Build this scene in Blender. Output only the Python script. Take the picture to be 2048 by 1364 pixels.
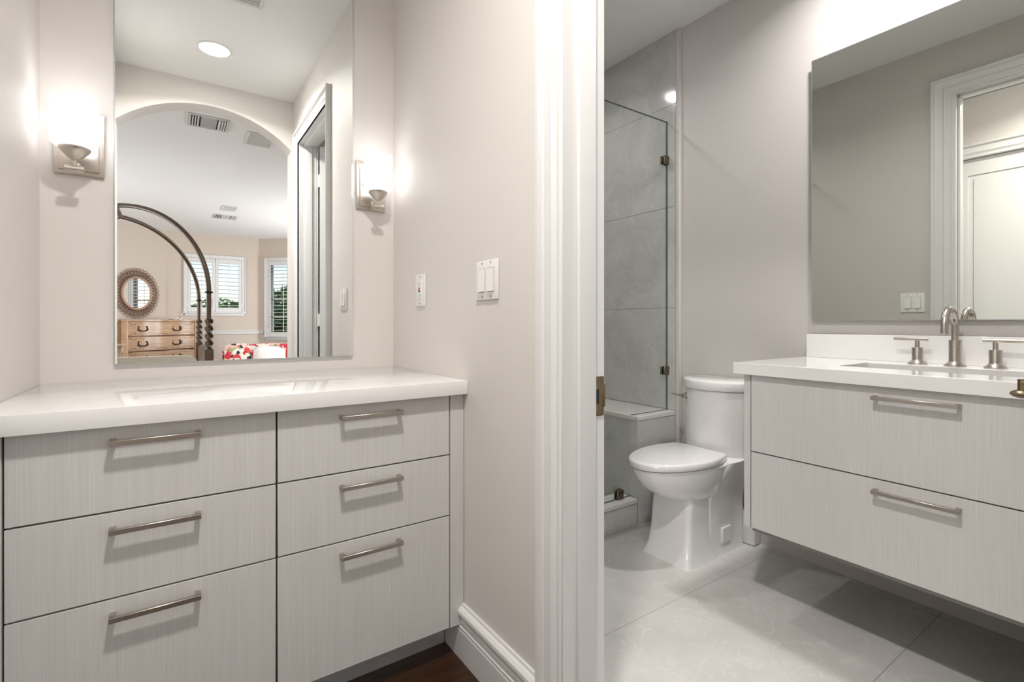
import bpy, bmesh, math, random
from mathutils import Vector, Matrix
for o in list(bpy.data.objects): bpy.data.objects.remove(o)
S=bpy.context.scene; COL=S.collection
H=1.035                      # eye height above the floor; all heights below are written H + (offset from eye)
# ---------------------------------------------------------------- camera, sky, exposure
cd=bpy.data.cameras.new('camera'); cam=bpy.data.objects.new('camera',cd); COL.objects.link(cam)
cam.location=(0,0,H); cam.rotation_euler=(math.radians(90),0,-math.atan2(679,986))
cd.sensor_fit='HORIZONTAL'; cd.sensor_width=36; cd.lens=986/2048*36; cd.shift_y=-36.3/2048; cd.clip_start=.02; cd.clip_end=200
S.camera=cam
S.view_settings.view_transform='Standard'; S.view_settings.look='None'; S.view_settings.gamma=1
S.view_settings.use_curve_mapping=False; S.view_settings.exposure=1.08
w=bpy.data.worlds.new('sky'); S.world=w; w.use_nodes=True
wn=w.node_tree.nodes; wl=w.node_tree.links; wn.clear()
wo=wn.new('ShaderNodeOutputWorld'); wb=wn.new('ShaderNodeBackground'); ws=wn.new('ShaderNodeTexSky')
ws.sky_type='NISHITA'; ws.sun_disc=False; ws.sun_elevation=math.radians(50); ws.sun_rotation=math.radians(60); ws.altitude=50
ws.dust_density=1.5
wb.inputs[1].default_value=0.15
wl.new(ws.outputs[0],wb.inputs[0]); wl.new(wb.outputs[0],wo.inputs[0])
def area(name,loc,rot,sx,sy,power,col=(1,1,1)):
    l=bpy.data.lights.new(name,'AREA'); l.shape='RECTANGLE'; l.size=sx; l.size_y=sy; l.energy=power; l.color=col
    o=bpy.data.objects.new(name,l); o.location=loc; o.rotation_euler=rot; COL.objects.link(o); return o
# bedroom daylight lamps behind the camera: right for unmodelled windows, left only added fill
area('daylight_right_window',(3.35,-4.0,1.15),(0,math.radians(90),0),1.3,1.5,66,(.97,.98,1))
area('daylight_left_fill',(-3.0,-3.2,1.5),(0,math.radians(-90),0),1.5,1.2,48,(.97,.98,1))
# ---------------------------------------------------------------- materials
def new_mat(name):
    m=bpy.data.materials.new(name); m.use_nodes=True; return m
def mat(name,col,rough=.5,metal=0,spec=.5,bump=0,bscale=200,var=0,vscale=3,coat=0,aniso=None):
    m=new_mat(name); nt=m.node_tree; b=nt.nodes['Principled BSDF']
    b.inputs['Base Color'].default_value=(*col,1); b.inputs['Roughness'].default_value=rough
    b.inputs['Metallic'].default_value=metal; b.inputs['Specular IOR Level'].default_value=spec
    b.inputs['Coat Weight'].default_value=coat; b.inputs['Coat Roughness'].default_value=.05
    tc=nt.nodes.new('ShaderNodeTexCoord')
    if bump:
        n=nt.nodes.new('ShaderNodeTexNoise'); n.inputs['Scale'].default_value=bscale
        nt.links.new(tc.outputs['Object'],n.inputs['Vector'])
        bp=nt.nodes.new('ShaderNodeBump'); bp.inputs['Strength'].default_value=bump; bp.inputs['Distance'].default_value=.002
        nt.links.new(n.outputs['Fac'],bp.inputs['Height']); nt.links.new(bp.outputs['Normal'],b.inputs['Normal'])
    if var:
        n=nt.nodes.new('ShaderNodeTexNoise'); n.inputs['Scale'].default_value=vscale; n.inputs['Detail'].default_value=6
        nt.links.new(tc.outputs['Object'],n.inputs['Vector'])
        mx=nt.nodes.new('ShaderNodeMix'); mx.data_type='RGBA'
        mx.inputs['A'].default_value=(*[c*(1-var) for c in col],1); mx.inputs['B'].default_value=(*[min(1,c*(1+var)) for c in col],1)
        nt.links.new(n.outputs['Fac'],mx.inputs['Factor']); nt.links.new(mx.outputs['Result'],b.inputs['Base Color'])
    if aniso:
        mp=nt.nodes.new('ShaderNodeMapping'); mp.inputs['Scale'].default_value=aniso
        n=nt.nodes.new('ShaderNodeTexNoise'); n.inputs['Scale'].default_value=1; n.inputs['Detail'].default_value=4
        nt.links.new(tc.outputs['Object'],mp.inputs['Vector']); nt.links.new(mp.outputs['Vector'],n.inputs['Vector'])
        mr=nt.nodes.new('ShaderNodeMapRange'); mr.inputs['To Min'].default_value=rough*.7; mr.inputs['To Max'].default_value=rough*1.35
        nt.links.new(n.outputs['Fac'],mr.inputs['Value']); nt.links.new(mr.outputs['Result'],b.inputs['Roughness'])
        bp=nt.nodes.new('ShaderNodeBump'); bp.inputs['Strength'].default_value=.05; bp.inputs['Distance'].default_value=.001
        nt.links.new(n.outputs['Fac'],bp.inputs['Height']); nt.links.new(bp.outputs['Normal'],b.inputs['Normal'])
    return m
def grain(name,c1,c2,c3,scale,rough=.45,detail=6):
    """streaky wood: fine noise stretched along one axis over a broad one"""
    m=new_mat(name); nt=m.node_tree; b=nt.nodes['Principled BSDF']; L=nt.links
    tc=nt.nodes.new('ShaderNodeTexCoord'); b.inputs['Roughness'].default_value=rough
    def noise(sc,dt):
        mp=nt.nodes.new('ShaderNodeMapping'); mp.inputs['Scale'].default_value=sc
        n=nt.nodes.new('ShaderNodeTexNoise'); n.inputs['Scale'].default_value=1; n.inputs['Detail'].default_value=dt
        L.new(tc.outputs['Object'],mp.inputs['Vector']); L.new(mp.outputs['Vector'],n.inputs['Vector']); return n
    n1=noise(scale,detail); n2=noise([s*.12 for s in scale],3)
    cr=nt.nodes.new('ShaderNodeValToRGB'); cr.color_ramp.elements[0].position=.36; cr.color_ramp.elements[1].position=.64
    cr.color_ramp.elements[0].color=(*c1,1); cr.color_ramp.elements[1].color=(*c2,1)
    L.new(n1.outputs['Fac'],cr.inputs['Fac'])
    mr=nt.nodes.new('ShaderNodeMapRange'); mr.inputs['From Min'].default_value=.42; mr.inputs['From Max'].default_value=.75; mr.inputs['To Max'].default_value=.7
    L.new(n2.outputs['Fac'],mr.inputs['Value'])
    mx=nt.nodes.new('ShaderNodeMix'); mx.data_type='RGBA'; mx.inputs['B'].default_value=(*c3,1)
    L.new(mr.outputs['Result'],mx.inputs['Factor']); L.new(cr.outputs['Color'],mx.inputs['A']); L.new(mx.outputs['Result'],b.inputs['Base Color'])
    return m
def marble(name,ca,cb,cv,rough,grout=None,scale=1.0,gcol=(.3,.29,.27)):
    m=new_mat(name); nt=m.node_tree; b=nt.nodes['Principled BSDF']; L=nt.links; N=nt.nodes
    b.inputs['Roughness'].default_value=rough
    g=N.new('ShaderNodeNewGeometry')
    n=N.new('ShaderNodeTexNoise'); n.inputs['Scale'].default_value=2.6*scale; n.inputs['Detail'].default_value=9; n.inputs['Distortion'].default_value=1.2; n.inputs['Roughness'].default_value=.62
    L.new(g.outputs['Position'],n.inputs['Vector'])
    cr=N.new('ShaderNodeValToRGB'); cr.color_ramp.elements[0].position=.33; cr.color_ramp.elements[1].position=.68
    cr.color_ramp.elements[0].color=(*ca,1); cr.color_ramp.elements[1].color=(*cb,1); L.new(n.outputs['Fac'],cr.inputs['Fac'])
    v=N.new('ShaderNodeTexNoise'); v.inputs['Scale'].default_value=5*scale; v.inputs['Detail'].default_value=7; v.inputs['Distortion'].default_value=2.5
    L.new(g.outputs['Position'],v.inputs['Vector'])
    pp=N.new('ShaderNodeMath'); pp.operation='SUBTRACT'; pp.inputs[1].default_value=.5; L.new(v.outputs['Fac'],pp.inputs[0])
    ab=N.new('ShaderNodeMath'); ab.operation='ABSOLUTE'; L.new(pp.outputs[0],ab.inputs[0])
    mr=N.new('ShaderNodeMapRange'); mr.inputs['From Max'].default_value=.02; mr.inputs['To Min'].default_value=.55; mr.inputs['To Max'].default_value=0
    L.new(ab.outputs[0],mr.inputs['Value'])
    mx=N.new('ShaderNodeMix'); mx.data_type='RGBA'; mx.inputs['B'].default_value=(*cv,1)
    L.new(mr.outputs['Result'],mx.inputs['Factor']); L.new(cr.outputs['Color'],mx.inputs['A']); out=mx.outputs['Result']
    if grout:
        sx=N.new('ShaderNodeSeparateXYZ'); L.new(g.outputs['Position'],sx.inputs[0]); fs=[]
        for ax,off,step in grout:
            a=N.new('ShaderNodeMath'); a.operation='SUBTRACT'; a.inputs[1].default_value=off; L.new(sx.outputs[ax],a.inputs[0])
            p=N.new('ShaderNodeMath'); p.operation='PINGPONG'; p.inputs[1].default_value=step/2; L.new(a.outputs[0],p.inputs[0])
            l=N.new('ShaderNodeMath'); l.operation='LESS_THAN'; l.inputs[1].default_value=.0011; L.new(p.outputs[0],l.inputs[0]); fs.append(l)
        f=N.new('ShaderNodeMath'); f.operation='MAXIMUM'; L.new(fs[0].outputs[0],f.inputs[0]); L.new(fs[-1].outputs[0],f.inputs[1])
        m2=N.new('ShaderNodeMix'); m2.data_type='RGBA'; m2.inputs['B'].default_value=(*gcol,1)
        L.new(f.outputs[0],m2.inputs['Factor']); L.new(out,m2.inputs['A']); out=m2.outputs['Result']
    L.new(out,b.inputs['Base Color']); return m
def emit(name,col,st):
    m=new_mat(name); nt=m.node_tree; b=nt.nodes['Principled BSDF']; b.inputs['Base Color'].default_value=(.8,.8,.8,1)
    b.inputs['Emission Color'].default_value=(*col,1); b.inputs['Emission Strength'].default_value=st; return m
def glass_mat(name,tint,refl=1.0):
    m=new_mat(name); nt=m.node_tree; N=nt.nodes; L=nt.links; N.clear()
    o=N.new('ShaderNodeOutputMaterial'); t=N.new('ShaderNodeBsdfTransparent'); t.inputs[0].default_value=(*tint,1)
    g=N.new('ShaderNodeBsdfGlossy'); g.inputs['Roughness'].default_value=.0
    f=N.new('ShaderNodeFresnel'); f.inputs[0].default_value=1.45; mu=N.new('ShaderNodeMath'); mu.operation='MULTIPLY'; mu.inputs[1].default_value=refl
    ge=N.new('ShaderNodeNewGeometry'); iv=N.new('ShaderNodeMath'); iv.operation='SUBTRACT'; iv.inputs[0].default_value=1; L.new(ge.outputs['Backfacing'],iv.inputs[1])
    m2=N.new('ShaderNodeMath'); m2.operation='MULTIPLY'; L.new(mu.outputs[0],m2.inputs[0]); L.new(iv.outputs[0],m2.inputs[1])
    mx=N.new('ShaderNodeMixShader'); L.new(f.outputs[0],mu.inputs[0]); L.new(m2.outputs[0],mx.inputs[0]); L.new(t.outputs[0],mx.inputs[1]); L.new(g.outputs[0],mx.inputs[2]); L.new(mx.outputs[0],o.inputs[0])
    return m
def floral(name):
    m=new_mat(name); nt=m.node_tree; b=nt.nodes['Principled BSDF']; L=nt.links; N=nt.nodes; b.inputs['Roughness'].default_value=.85
    tc=N.new('ShaderNodeTexCoord'); nz=N.new('ShaderNodeTexNoise'); nz.inputs['Scale'].default_value=9
    L.new(tc.outputs['Object'],nz.inputs['Vector'])
    ad=N.new('ShaderNodeMix'); ad.data_type='RGBA'; ad.inputs['Factor'].default_value=.12; L.new(tc.outputs['Object'],ad.inputs['A']); L.new(nz.outputs['Color'],ad.inputs['B'])
    v=N.new('ShaderNodeTexVoronoi'); v.inputs['Scale'].default_value=22; L.new(ad.outputs['Result'],v.inputs['Vector'])
    s=N.new('ShaderNodeSeparateColor'); L.new(v.outputs['Color'],s.inputs[0])
    cr=N.new('ShaderNodeValToRGB'); cr.color_ramp.interpolation='CONSTANT'; e=cr.color_ramp.elements
    cols=[(0,(.78,.72,.64)),(.3,(.62,.05,.05)),(.48,(.03,.03,.04)),(.6,(.75,.45,.42)),(.7,(.35,.36,.16)),(.8,(.8,.74,.66)),(.9,(.55,.03,.06))]
    e[0].position=0; e[0].color=(*cols[0][1],1); e[1].position=cols[1][0]; e[1].color=(*cols[1][1],1)
    for p,c in cols[2:]:
        q=e.new(p); q.color=(*c,1)
    L.new(s.outputs[0],cr.inputs['Fac']); L.new(cr.outputs['Color'],b.inputs['Base Color']); return m
def leafmat(name,c):
    m=mat(name,c,.6,var=.35,vscale=2.0); m.node_tree.nodes['Principled BSDF'].inputs['Subsurface Weight'].default_value=0; return m
PAINT=mat('wall_paint',(.715,.68,.645),.55,bump=.08,bscale=260)
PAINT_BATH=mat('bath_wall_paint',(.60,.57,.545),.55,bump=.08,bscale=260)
PAINT_BED=mat('bedroom_paint',(.60,.52,.45),.6,bump=.08,bscale=260)
CEIL=mat('ceiling_paint',(.84,.84,.835),.8,bump=.06,bscale=180)
TRIM=mat('white_trim_paint',(.735,.73,.72),.32)
CAB=grain('greige_laminate',(.60,.59,.573),(.685,.675,.66),(.615,.60,.58),(800,800,5.0),.42)
CABEDGE=mat('cabinet_carcass',(.10,.085,.07),.7)
QUARTZ=mat('white_quartz',(.86,.85,.835),.07,coat=.3)
NICKEL=mat('brushed_nickel',(.56,.51,.46),.30,1,aniso=(30,30,500))
PULL=mat('satin_nickel_pull',(.50,.455,.41),.34,1,aniso=(25,25,700))
STEEL=mat('brushed_steel_kick',(.66,.66,.66),.42,.45,aniso=(3,3,300))
BRASS=mat('antique_brass',(.30,.235,.145),.28,1,var=.25,vscale=40)
BRONZE=mat('aged_bronze',(.20,.165,.12),.35,1)
MIRROR=mat('mirror_silver',(.93,.95,.94),.0,1)
MIRRORB=mat('bath_mirror_silver',(.80,.82,.77),.0,1)
MEDGE=mat('mirror_glass_edge',(.62,.68,.69),.15,.6)
PORC=mat('white_porcelain',(.80,.79,.775),.08,coat=.5)
PLAST=mat('white_plastic',(.83,.82,.80),.3)
PLASTI=mat('switch_recess_shadow_gap',(.35,.34,.33),.6)
RED=mat('red_button',(.65,.08,.04),.4); BLACK=mat('black_button',(.02,.02,.02),.4)
TILE=marble('stone_wall_tile',(.46,.455,.435),(.56,.555,.53),(.64,.635,.61),.12,scale=1.5)
FTILE=marble('floor_tile',(.58,.57,.545),(.68,.665,.64),(.76,.74,.71),.30,grout=[(1,1.17,.59),(0,1.02,1.2)])
GROUT=mat('dark_grout',(.16,.155,.145),.9)
GLASS=glass_mat('shower_glass',(.968,.98,.972)); PANE=glass_mat('window_glass',(.97,.98,.98),.6)
DARKWOOD=grain('dark_stained_floor',(.032,.013,.006),(.07,.030,.012),(.022,.009,.004),(4,60,60),.28)
POSTW=mat('bed_dark_wood',(.085,.05,.028),.4,var=.3,vscale=20)
DRW=grain('blond_carved_wood',(.36,.21,.12),(.52,.33,.20),(.55,.38,.26),(3,3,40),.35)
DRSIDE=grain('brown_dresser_side',(.20,.10,.045),(.30,.16,.08),(.25,.13,.06),(60,60,3),.4)
DARKLINE=mat('carved_groove',(.10,.05,.025),.6); IRON=mat('black_iron',(.025,.02,.018),.5,.6)
RATTAN=mat('rattan',(.19,.10,.065),.55,var=.3,vscale=30); RATTANL=mat('rattan_ring_pale',(.42,.26,.19),.55)
CREAMFAB=mat('cream_upholstery',(.60,.55,.48),.9,var=.12,vscale=40); WHITEFAB=mat('white_linen',(.80,.78,.74),.9,var=.06,vscale=15)
FLORAL=floral('floral_print_fabric'); OAK=mat('pale_oak',(.46,.32,.20),.45,var=.15,vscale=10)
VENTDARK=mat('vent_dark_duct',(.05,.045,.04),.8); VENTW=mat('vent_white_metal',(.75,.75,.74),.4)
BULB=emit('downlight_lens',(1,.97,.93),30); BULBB=emit('bath_downlight_lens',(1,.98,.97),30); SHADE=emit('lit_opal_glass',(.98,.98,1),1.35)
LEAF=leafmat('foliage_green',(.10,.19,.035)); LEAFY=leafmat('foliage_yellow_green',(.26,.33,.05)); BARK=mat('bark',(.12,.09,.06),.9)
GRASS=mat('lawn',(.08,.14,.04),.95)
# ---------------------------------------------------------------- mesh helpers
def BM(): return bmesh.new()
def box(bm,x0,x1,y0,y1,z0,z1,bev=0,seg=2):
    r=bmesh.ops.create_cube(bm,size=1); vs=r['verts']
    for v in vs: v.co=Vector(((x0+x1)/2+v.co.x*(x1-x0),(y0+y1)/2+v.co.y*(y1-y0),(z0+z1)/2+v.co.z*(z1-z0)))
    if bev: bmesh.ops.bevel(bm,geom=list({e for v in vs for e in v.link_edges}),offset=bev,segments=seg,affect='EDGES',profile=.6)
    return bm
def frame_axes(d):
    d=Vector(d).normalized(); u=d.cross(Vector((0,0,1)));
    if u.length<1e-3: u=Vector((1,0,0))
    u.normalize(); return d,u,d.cross(u)
def lathe(bm,prof,origin=(0,0,0),axis=(0,0,1),n=32,sx=1,sy=1):
    """prof: (radius, distance along axis); closed at ends"""
    d,u,v=frame_axes(axis); o=Vector(origin); rings=[]
    for r,h in prof:
        rings.append([bm.verts.new(o+d*h+(u*math.cos(2*math.pi*i/n)*sx+v*math.sin(2*math.pi*i/n)*sy)*max(r,1e-4)) for i in range(n)])
    for a,b in zip(rings,rings[1:]):
        for i in range(n):
            f=bm.faces.new((a[i],a[(i+1)%n],b[(i+1)%n],b[i])); f.smooth=True
    for rg in (rings[0],rings[-1]):
        try: bm.faces.new(rg)
        except ValueError: pass
    return bm
def cyl(bm,p0,p1,r,n=20,r1=None):
    p0=Vector(p0); p1=Vector(p1); L=(p1-p0).length
    return lathe(bm,[(r,0),(r1 if r1 is not None else r,L)],p0,p1-p0,n)
def tube(bm,pts,r,n=10,closed=False,radii=None):
    pts=[Vector(p) for p in pts]; m=len(pts); rings=[]; up=None
    for i,p in enumerate(pts):
        a=pts[(i-1)%m] if (closed or i>0) else p; b=pts[(i+1)%m] if (closed or i<m-1) else p
        d=(b-a).normalized()
        if up is None:
            up=d.cross(Vector((0,0,1)));
            if up.length<1e-3: up=Vector((1,0,0))
        up=(up-d*up.dot(d)).normalized(); v=d.cross(up); rr=radii[i] if radii else r
        rings.append([bm.verts.new(p+(up*math.cos(2*math.pi*k/n)+v*math.sin(2*math.pi*k/n))*rr) for k in range(n)])
    prs=list(zip(rings,rings[1:]))+([(rings[-1],rings[0])] if closed else [])
    for a,b in prs:
        for k in range(n):
            f=bm.faces.new((a[k],a[(k+1)%n],b[(k+1)%n],b[k])); f.smooth=True
    if not closed: bm.faces.new(rings[0]); bm.faces.new(rings[-1])
    return bm
def loft(bm,rings,cap=True,smooth=True):
    R=[[bm.verts.new(p) for p in r] for r in rings]; n=len(R[0])
    for a,b in zip(R,R[1:]):
        for i in range(n):
            f=bm.faces.new((a[i],a[(i+1)%n],b[(i+1)%n],b[i])); f.smooth=smooth
    if cap: bm.faces.new(R[0]); bm.faces.new(R[-1])
    return bm
def extrude(bm,poly,vec):
    """closed polygon (3D points) swept by vec"""
    a=[bm.verts.new(p) for p in poly]; b=[bm.verts.new(Vector(p)+Vector(vec)) for p in poly]; n=len(a)
    bm.faces.new(a); bm.faces.new(list(reversed(b)))
    for i in range(n): bm.faces.new((a[i],b[i],b[(i+1)%n],a[(i+1)%n]))
    return bm
def prim_obj(name,bm,m,sharp=38):
    bmesh.ops.recalc_face_normals(bm,faces=bm.faces)
    me=bpy.data.meshes.new(name); bm.to_mesh(me); bm.free()
    ms=m if isinstance(m,(list,tuple)) else [m]
    for k in ms: me.materials.append(k)
    for e in me.polygons: e.use_smooth=True
    try: me.set_sharp_from_angle(angle=math.radians(sharp))
    except Exception: pass
    o=bpy.data.objects.new(name,me); COL.objects.link(o); return o
def tag(o,label=None,cat=None,group=None,kind=None):
    if label: o['label']=label
    if cat: o['category']=cat
    if group: o['group']=group
    if kind: o['kind']=kind
    return o
def struct(name,bm,m,sharp=38): return tag(prim_obj(name,bm,m,sharp),kind='structure')
def thing(name,label,cat,loc=(0,0,0),rz=0,group=None):
    o=bpy.data.objects.new(name,None); o.empty_display_size=.05; COL.objects.link(o); o.location=loc; o.rotation_euler=(0,0,rz)
    return tag(o,label,cat,group)
def wmat(o):
    m=Matrix.Translation(o.location)@Matrix.Rotation(o.rotation_euler.z,4,'Z')
    return (wmat(o.parent)@m) if o.parent else m
def islands(bm):
    seen=set(); out=[]
    for f in bm.faces:
        if f in seen: continue
        st=[f]; seen.add(f); fs=[]
        while st:
            g=st.pop(); fs.append(g)
            for v in g.verts:
                for h in v.link_faces:
                    if h not in seen: seen.add(h); st.append(h)
        out.append(fs)
    return out
def parts(parent,name,bm,m,label=None,local=False,sharp=38):
    """every separate piece of the mesh becomes a part of its own"""
    bm.faces.ensure_lookup_table()
    for fs in islands(bm):
        nb=bmesh.new(); mp={}
        for f in fs:
            for v in f.verts:
                if v not in mp: mp[v]=nb.verts.new(v.co)
            nb.faces.new([mp[v] for v in f.verts])
        part(parent,name,nb,m,label,local,sharp)
    bm.free()
def part(parent,name,bm,m,label=None,local=False,sharp=38):
    """mesh given in world coordinates (or local ones) becomes a child of parent"""
    if not local: bm.transform(wmat(parent).inverted())
    o=prim_obj(name,bm,m,sharp); o.parent=parent
    if label: o['label']=label
    return o
def single(name,label,cat,bm,m,group=None,sharp=38): return tag(prim_obj(name,bm,m,sharp),label,cat,group)
def copy_tree(o,parent=None):
    c=o.copy(); COL.objects.link(c); c.parent=parent
    for ch in [x for x in bpy.data.objects if x.parent==o]: copy_tree(ch,c)
    return c
# ---------------------------------------------------------------- room dimensions
XL,XS,XB=-.315,.746,.868          # hall left wall, hall side of the door wall, bath side of the door wall
YA=1.94                           # alcove back wall
XW=2.27                           # bathroom vanity wall
CH,CB,CBED=H+1.64,H+1.595,H+1.625
ARC0,ARC1=-.10,-.25               # arch wall
DY0,DY1,DZ=.07,.866,H+1.285        # door opening
BY0,BY1=-.07,3.15                 # bathroom extent
# floors
b=BM(); box(b,XL-.1,XB-.07,-.25,YA+.1,-.1,0); struct('floor_hall',b,DARKWOOD)
b=BM(); box(b,XB-.07,XW+.1,BY0-.1,BY1+.1,-.1,0); struct('floor_bathroom',b,FTILE)
b=BM(); box(b,-3.2,3.6,-7.2,-.25,-.1,0); struct('floor_bedroom',b,DARKWOOD)
# ceilings
b=BM(); box(b,XL-.1,XS+.06,ARC1+.02,YA+.1,CH,CH+.1); struct('ceiling_hall',b,CEIL)
b=BM(); box(b,XS+.06,XW+.1,BY0-.1,BY1+.1,CB,CB+.15); struct('ceiling_bathroom',b,CEIL)
b=BM(); box(b,-3.2,3.6,-7.2,ARC1,CBED,CBED+.1); struct('ceiling_bedroom',b,CEIL)
# walls
b=BM(); box(b,XL-.1,XS+.05,YA,YA+.12,0,CH); struct('wall_back',b,PAINT)
def wall_holes(bm,u0,u1,z0,z1,holes,fn):
    us=sorted({u0,u1,*[h[0] for h in holes],*[h[1] for h in holes]}); zs=sorted({z0,z1,*[h[2] for h in holes],*[h[3] for h in holes]})
    for a,c in zip(us,us[1:]):
        run=None
        for d,e in zip(zs,zs[1:]):
            inside=any(h[0]<=(a+c)/2<=h[1] and h[2]<=(d+e)/2<=h[3] for h in holes)
            if not inside: fn(bm,a,c,d,e)
# left hall wall with closet door opening
b=BM(); wall_holes(b,ARC0,YA,0,CH,[(.40,1.20,0,H+1.20)],lambda m,a,c,d,e: box(m,XL-.12,XL,a,c,d,e)); struct('wall_left',b,PAINT)
# the wall between hall and bathroom: two skins so that each side has its own paint
b=BM(); wall_holes(b,ARC0,YA,0,CH,[(DY0-.015,DY1+.015,0,DZ+.015)],lambda m,a,c,d,e: box(m,XS,XS+.063,a,c,d,e)); struct('wall_right',b,PAINT)
b=BM(); wall_holes(b,BY0,BY1,0,CB,[(DY0-.015,DY1+.015,0,DZ+.015)],lambda m,a,c,d,e: box(m,XS+.063,XB,a,c,d,e)); struct('wall_bathroom_left',b,PAINT_BATH)
b=BM(); box(b,XW,XW+.12,BY0,BY1,0,CB); struct('wall_bathroom_right',b,PAINT_BATH)
b=BM(); box(b,XB-.06,XW+.1,BY0-.12,BY0,0,CB); struct('wall_bathroom_front',b,PAINT_BATH)
b=BM(); box(b,XB-.06,XW+.1,BY1,BY1+.12,0,CB); struct('wall_bathroom_back',b,GROUT)
# arch wall
b=BM(); xc=.2155; hw=.512; R=.735; ztop=H+1.485; n=40
xs=[xc-hw+2*hw*i/n for i in range(n+1)]
def az(x): return ztop-(R-math.sqrt(R*R-(x-xc)**2))
for y,fl in ((ARC0,0),(ARC1,1)):
    for a,c in zip(xs,xs[1:]):
        b.faces.new([b.verts.new(p) for p in ((a,y,az(a)),(c,y,az(c)),(c,y,CH),(a,y,CH))])
    for a,c in ((XL-.1,xc-hw),(xc+hw,XB)):
        for z0,z1 in ((0,az(xs[0])),(az(xs[0]),CH)): b.faces.new([b.verts.new(p) for p in ((a,y,z0),(c,y,z0),(c,y,z1),(a,y,z1))])
for a,c in zip(xs,xs[1:]):
    b.faces.new([b.verts.new(p) for p in ((a,ARC0,az(a)),(c,ARC0,az(c)),(c,ARC1,az(c)),(a,ARC1,az(a)))])
for x in (xs[0],xs[-1]): b.faces.new([b.verts.new(p) for p in ((x,ARC0,0),(x,ARC1,0),(x,ARC1,az(x)),(x,ARC0,az(x)))])
bmesh.ops.remove_doubles(b,verts=b.verts,dist=1e-4); struct('wall_arch',b,PAINT)
# bedroom envelope
LX,LY,RX=-.099,-6.8,1.381
b=BM(); box(b,-3.2,XL-.1,ARC1,ARC1+.12,0,CBED); box(b,XB,3.6,ARC1,ARC1+.12,0,CBED); struct('wall_bedroom_front',b,PAINT_BED)
LD,RD=2.95,2.05    # run of the two diagonal walls along x
b=BM(); box(b,-3.2,-3.05,LY+LD,ARC1,0,CBED); struct('wall_bedroom_left',b,PAINT_BED)
b=BM(); box(b,RX+RD,RX+RD+.15,LY+RD,ARC1,0,CBED); struct('wall_bedroom_right',b,PAINT_BED)
W1=(.225,1.085,H+.20,H+1.19)
b=BM(); wall_holes(b,LX,RX,0,CBED,[W1],lambda m,a,c,d,e: box(m,a,c,LY-.14,LY,d,e)); struct('wall_bedroom_window',b,PAINT_BED)
def diag_obj_matrix(x0,y0,ang): return Matrix.Translation((x0,y0,0))@Matrix.Rotation(ang,4,'Z')
# diagonal walls: local u along the wall, local +v into the room
MR=diag_obj_matrix(RX,LY,math.radians(45)); ML=diag_obj_matrix(LX,LY,math.radians(135))
W2=(.20,.90,H-.26,H+1.19)
b=BM(); wall_holes(b,0,RD*1.4142,0,CBED,[W2],lambda m,a,c,d,e: box(m,a,c,-.14,0,d,e)); b.transform(MR); struct('wall_bedroom_diagonal_right',b,PAINT_BED)
b=BM(); box(b,0,LD*1.4142,0,.14,0,CBED); b.transform(ML); struct('wall_bedroom_diagonal_left',b,PAINT_BED)
# chair rail
def rail(bm,L,sgn=1):
    extrude(bm,[(0,0,H-.215),(0,.012*sgn,H-.215),(0,.022*sgn,H-.205),(0,.022*sgn,H-.19),(0,.012*sgn,H-.183),(0,.014*sgn,H-.17),(0,.03*sgn,H-.165),(0,.03*sgn,H-.15),(0,0,H-.15)],(L,0,0)); return bm
b=rail(BM(),RX-LX); b.transform(Matrix.Translation((LX,LY,0))); struct('trim_1',b,TRIM)
b=rail(BM(),.11); b.transform(MR); struct('trim_2',b,TRIM)
# ---------------------------------------------------------------- casings, baseboards, jamb
CPROF=[(0,0),(0,.010),(.006,.013),(.012,.010),(.022,.011),(.034,.019),(.040,.020),(.046,.014),(.072,.016),(.080,.019),(.084,.030),(.094,.031),(.100,.027),(.100,0)]
def casing(bm,y0,y1,zt,X,sg,wsc=1.0):
    rings=[]
    for a,o in CPROF:
        a*=wsc
        x=X+sg*o; rings.append([(x,y0-a,0),(x,y0-a,zt+a),(x,y1+a,zt+a),(x,y1+a,0)])
    V=[[bm.verts.new(p) for p in r] for r in rings]
    for p,q in zip(V,V[1:]):
        for i in range(3): bm.faces.new((p[i],p[i+1],q[i+1],q[i]))
    for i in (0,3): bm.faces.new([r[i] for r in V])
    return bm
struct('trim_3',casing(BM(),DY0,DY1+.003,DZ,XS,-1,.78),TRIM,20)
struct('trim_4',casing(BM(),DY0,DY1+.008,DZ,XB,1),TRIM,20)
struct('trim_5',casing(BM(),.40,1.20,H+1.20,XL,1),TRIM,20)
# door jamb with its stop
b=BM()
for y0,y1,s in ((DY1,DY1+.018,1),(DY0-.018,DY0,-1)):
    box(b,XS-.010,XB+.003,y0,y1,0,DZ+.016,.001,1)
box(b,XS-.010,XB+.003,DY0-.016,DY1+.016,DZ,DZ+.018)
for y0,y1 in ((DY1-.011,DY1),(DY0,DY0+.011)): box(b,XS+.034,XS+.088,y0,y1,0,DZ,.003,2)
box(b,XS+.034,XS+.088,DY0,DY1,DZ-.011,DZ,.003,2)
struct('trim_6',b,TRIM)
BPROF=[(0,0),(.017,0),(.017,.088),(.014,.091),(.0165,.094),(.0165,.100),(.012,.103),(.0145,.107),(.0135,.113),(.011,.116),(.011,.128),(.018,.133),(.022,.140),(.021,.149),(.014,.156),(.008,.158),(.006,.165),(0,.165)]
def baseb(bm,p0,p1,nrm):
    p0=Vector(p0);p1=Vector(p1);nrm=Vector(nrm)
    return extrude(bm,[p0+nrm*a+Vector((0,0,z)) for a,z in BPROF],p1-p0)
struct('baseboard_right',baseb(BM(),(XS,DY1+.080,0),(XS,1.93,0),(-1,0,0)),TRIM,25)
struct('baseboard_left',baseb(BM(),(XL,1.305,0),(XL,1.93,0),(1,0,0)),TRIM,25)
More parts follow.
